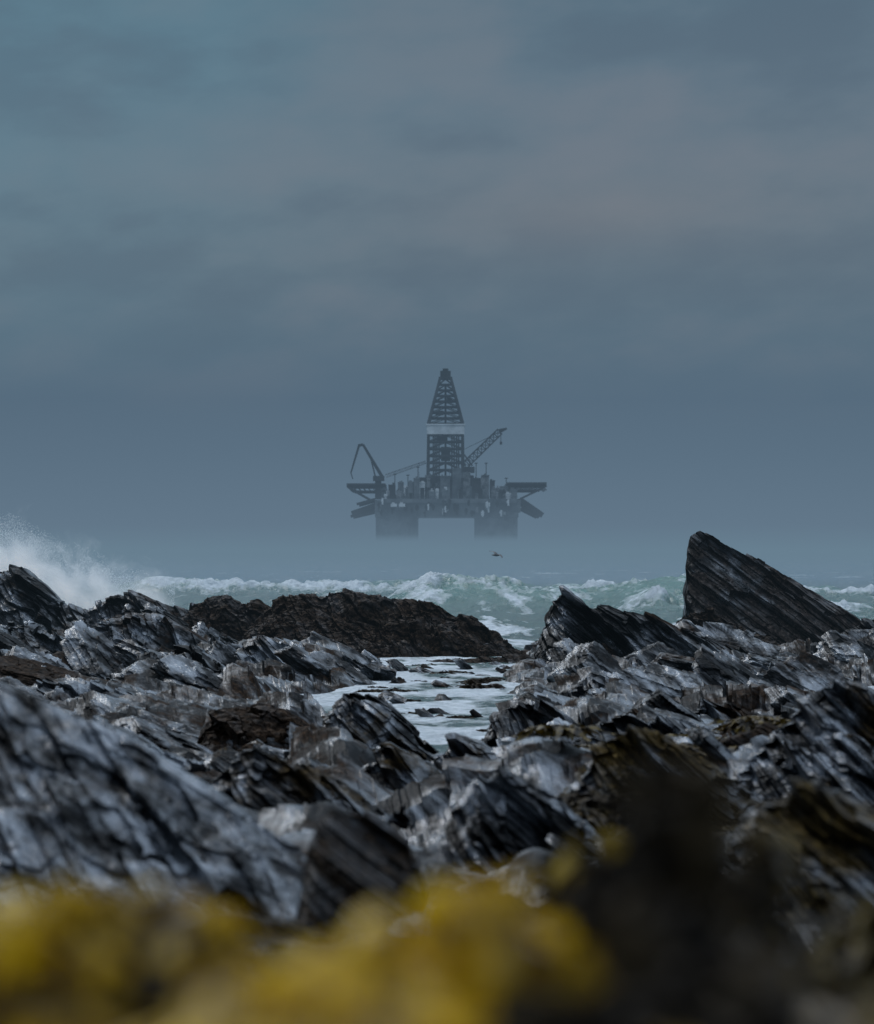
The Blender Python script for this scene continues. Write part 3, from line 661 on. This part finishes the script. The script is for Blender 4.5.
kelp(112,1.55,898,50,K_d,kd,40,20,dep=0.05,k_=0.6); kelp(40,1.4,945,70,K_d,kd,40,21,dep=0.05,k_=0.6); kelp(180,1.42,955,55,K_d,kd,40,22,dep=0.05,k_=0.6); kelp(15,1.15,1000,70,K_m,ko,40,26,dep=0.04)
kelp(664,1.70,715,40,K_d,kd,90,10,dep=0.05,bw=0.013,k_=0.45); kelp(660,1.60,795,56,K_d,kd,90,11,dep=0.05,bw=0.013,k_=0.5); kelp(650,1.40,888,120,K_d,kd,80,24,dep=0.06,k_=0.7); kelp(735,1.35,955,100,K_d,kd,70,12,dep=0.06,k_=0.7); kelp(865,1.3,975,90,K_o,ko,60,13,dep=0.06,k_=0.8); kelp(570,1.25,965,80,K_d,kd,50,14,dep=0.06,k_=0.7)
kelp(640,1.12,990,90,K_m,ko,40,15,dep=0.05,k_=0.7); kelp(590,3.0,822,45,K_o,ko,50,16,zg=1.4,dep=0.06); kelp(868,3.0,862,60,K_b,ko,40,17,zg=1.35,dep=0.06); kelp(752,2.8,822,30,K_b,ko,40,27,zg=1.4,dep=0.06,k_=0.7); kelp(575,2.4,855,36,K_b,ko,40,28,dep=0.05,zg=1.5,k_=0.8); kelp(815,2.2,920,60,K_b,ko,40,29,zg=1.45,dep=0.06); kelp(800,1.2,1005,100,K_o,ko,40,30,dep=0.05,k_=0.8)
kelp(400,1.12,985,170,K_y,ky,50,19,dep=0.05,k_=0.7); kelp(320,1.2,985,50,K_o,ko,40,31,dep=0.05,k_=0.7)
pk=[];po=[]
for i in range(3):
    o=kelp(437,42,0,20,K_d,kd,26,40+i,bw=0.035,dep=0.16,zg=Z(0,42)-0.13,k_=2.2); pk.append(o.data); bpy.data.objects.remove(o)
for i in range(3):
    o=kelp(437,42,0,20,[K_b,K_d,K_b][i],kd,34,50+i,bw=0.035,dep=0.16,zg=Z(0,42)-0.13,k_=2.2); po.append(o.data); bpy.data.objects.remove(o)
for i in range(75):
    o=link(bpy.data.objects.new('kelp_plant',random.choice(pk))); dd=random.uniform(28,54); pxx=random.uniform(372,510)
    o.location=(X(pxx,dd),dd,random.uniform(-0.10,-0.01)); o.rotation_euler=(0,0,random.uniform(0,6.28)); k=random.uniform(0.4,1.2); o.scale=(k*1.3,k,k*0.8)
    top(o,'dark heap of seaweed lying in the foamy tide pool','kelp','seaweed heaps in the tide pool')
for i in range(44):
    j=random.randrange(3)
    o=link(bpy.data.objects.new('kelp_plant',po[j])); dd=random.uniform(6.5,22); pxx=random.uniform(540,880)
    x_=X(pxx,dd); o.location=(x_,dd,float(terr(np.array([x_]),np.array([dd]))[0])+0.08*dd/10); o.rotation_euler=(0,0,random.uniform(0,6.28)); k=dd/14*random.uniform(0.4,0.9); o.scale=(k*1.3,k,k*0.8)
    top(o,'brown seaweed tuft clinging to a slate rock','kelp','seaweed tufts on the rocks')

# ---------- world ----------
w=bpy.data.worlds.new('World'); sc.world=w; w.use_nodes=True; t=NT(w.node_tree)
for xn in list(t.N): t.N.remove(xn)
SE=math.radians(46); SR=math.radians(-24)
tc=t.n('ShaderNodeTexCoord'); sp=t.n('ShaderNodeSeparateXYZ'); t.L.new(tc.outputs['Generated'],sp.inputs[0]); s=sp.outputs
hc=haze(t,s[2])
cv=t.comb(t.math('MULTIPLY',s[0],13.0),t.math('MULTIPLY',s[1],3.0),t.math('ADD',t.math('MULTIPLY',s[2],30.0),t.math('MULTIPLY',s[0],-3.0)))
n1=t.noise(cv,1.2,6,0.5,0.0); cv2=t.comb(t.math('MULTIPLY',s[0],6.0),2.0,t.math('MULTIPLY',s[2],12.0)); n2=t.noise(cv2,1.3,4,0.5,0.0)
mask=t.mr(s[2],0.035,0.10,0.0,1.0,True)
warm=t.math('MULTIPLY',t.mr(n1,0.42,0.68,0,0.5,True),mask)
col=t.mix(warm,hc,lin(117,125,136))
teal=t.math('MULTIPLY',t.math('MULTIPLY',t.mr(t.math('SUBTRACT',s[2],t.math('MULTIPLY',s[0],0.7)),0.08,0.28,0,1,True),t.mr(n2,0.35,0.6,0.4,1)),mask)
col=t.mix(t.math('MULTIPLY',teal,0.7),col,lin(95,132,149))
dk_=t.math('MULTIPLY',t.mr(n1,0.5,0.32,0,0.36,True),mask)
col=t.mix(dk_,col,lin(82,100,117))
wx_=t.math('DIVIDE',t.math('SUBTRACT',s[0],0.062),0.06); wz_=t.math('DIVIDE',t.math('SUBTRACT',s[2],0.112),0.012)
wp=t.math('EXPONENT',t.math('MULTIPLY',t.math('ADD',t.math('MULTIPLY',wx_,wx_),t.math('MULTIPLY',wz_,wz_)),-1.0))
col=t.mix(t.math('MULTIPLY',wp,t.mr(n2,0.3,0.6,0.15,0.40)),col,lin(124,126,132))
zen=t.mr(s[2],0.2,0.85,0,1)
col=t.mix(zen,col,(1.0,1.20,1.46,1))
sky=t.n('ShaderNodeTexSky'); sky.sky_type='NISHITA'; sky.sun_disc=False; sky.sun_elevation=SE; sky.sun_rotation=SR
x10=t.mix(1.0,col,(10,10,10,1),'MULTIPLY')
fin=t.mix(t.mr(s[2],0.2,0.6,0.0,0.12),x10,sky.outputs[0])
bg=t.n('ShaderNodeBackground'); t.L.new(fin,bg.inputs[0]); bg.inputs[1].default_value=0.1
wo=t.n('ShaderNodeOutputWorld'); t.L.new(bg.outputs[0],wo.inputs[0])

sl=bpy.data.lights.new('sun','SUN'); sl.energy=1.2; sl.angle=math.radians(15); sl.color=(1.0,0.99,0.97)
so=link(bpy.data.objects.new('sun',sl))
from mathutils import Vector
sd=Vector((math.sin(SR)*math.cos(SE),math.cos(SR)*math.cos(SE),math.sin(SE)))
so.rotation_euler=sd.to_track_quat('Z','Y').to_euler()

cam=bpy.data.cameras.new('camera'); co=link(bpy.data.objects.new('camera',cam)); sc.camera=co
cam.sensor_fit='VERTICAL'; cam.lens=100; cam.sensor_height=1024/F*100; cam.sensor_width=874/F*100
cam.clip_start=0.05; cam.clip_end=60000
co.location=(0,0,H); co.rotation_euler=(math.radians(90)+math.atan((HR-512)/F),0,0)
cam.dof.use_dof=True; cam.dof.focus_distance=60; cam.dof.aperture_fstop=4.0
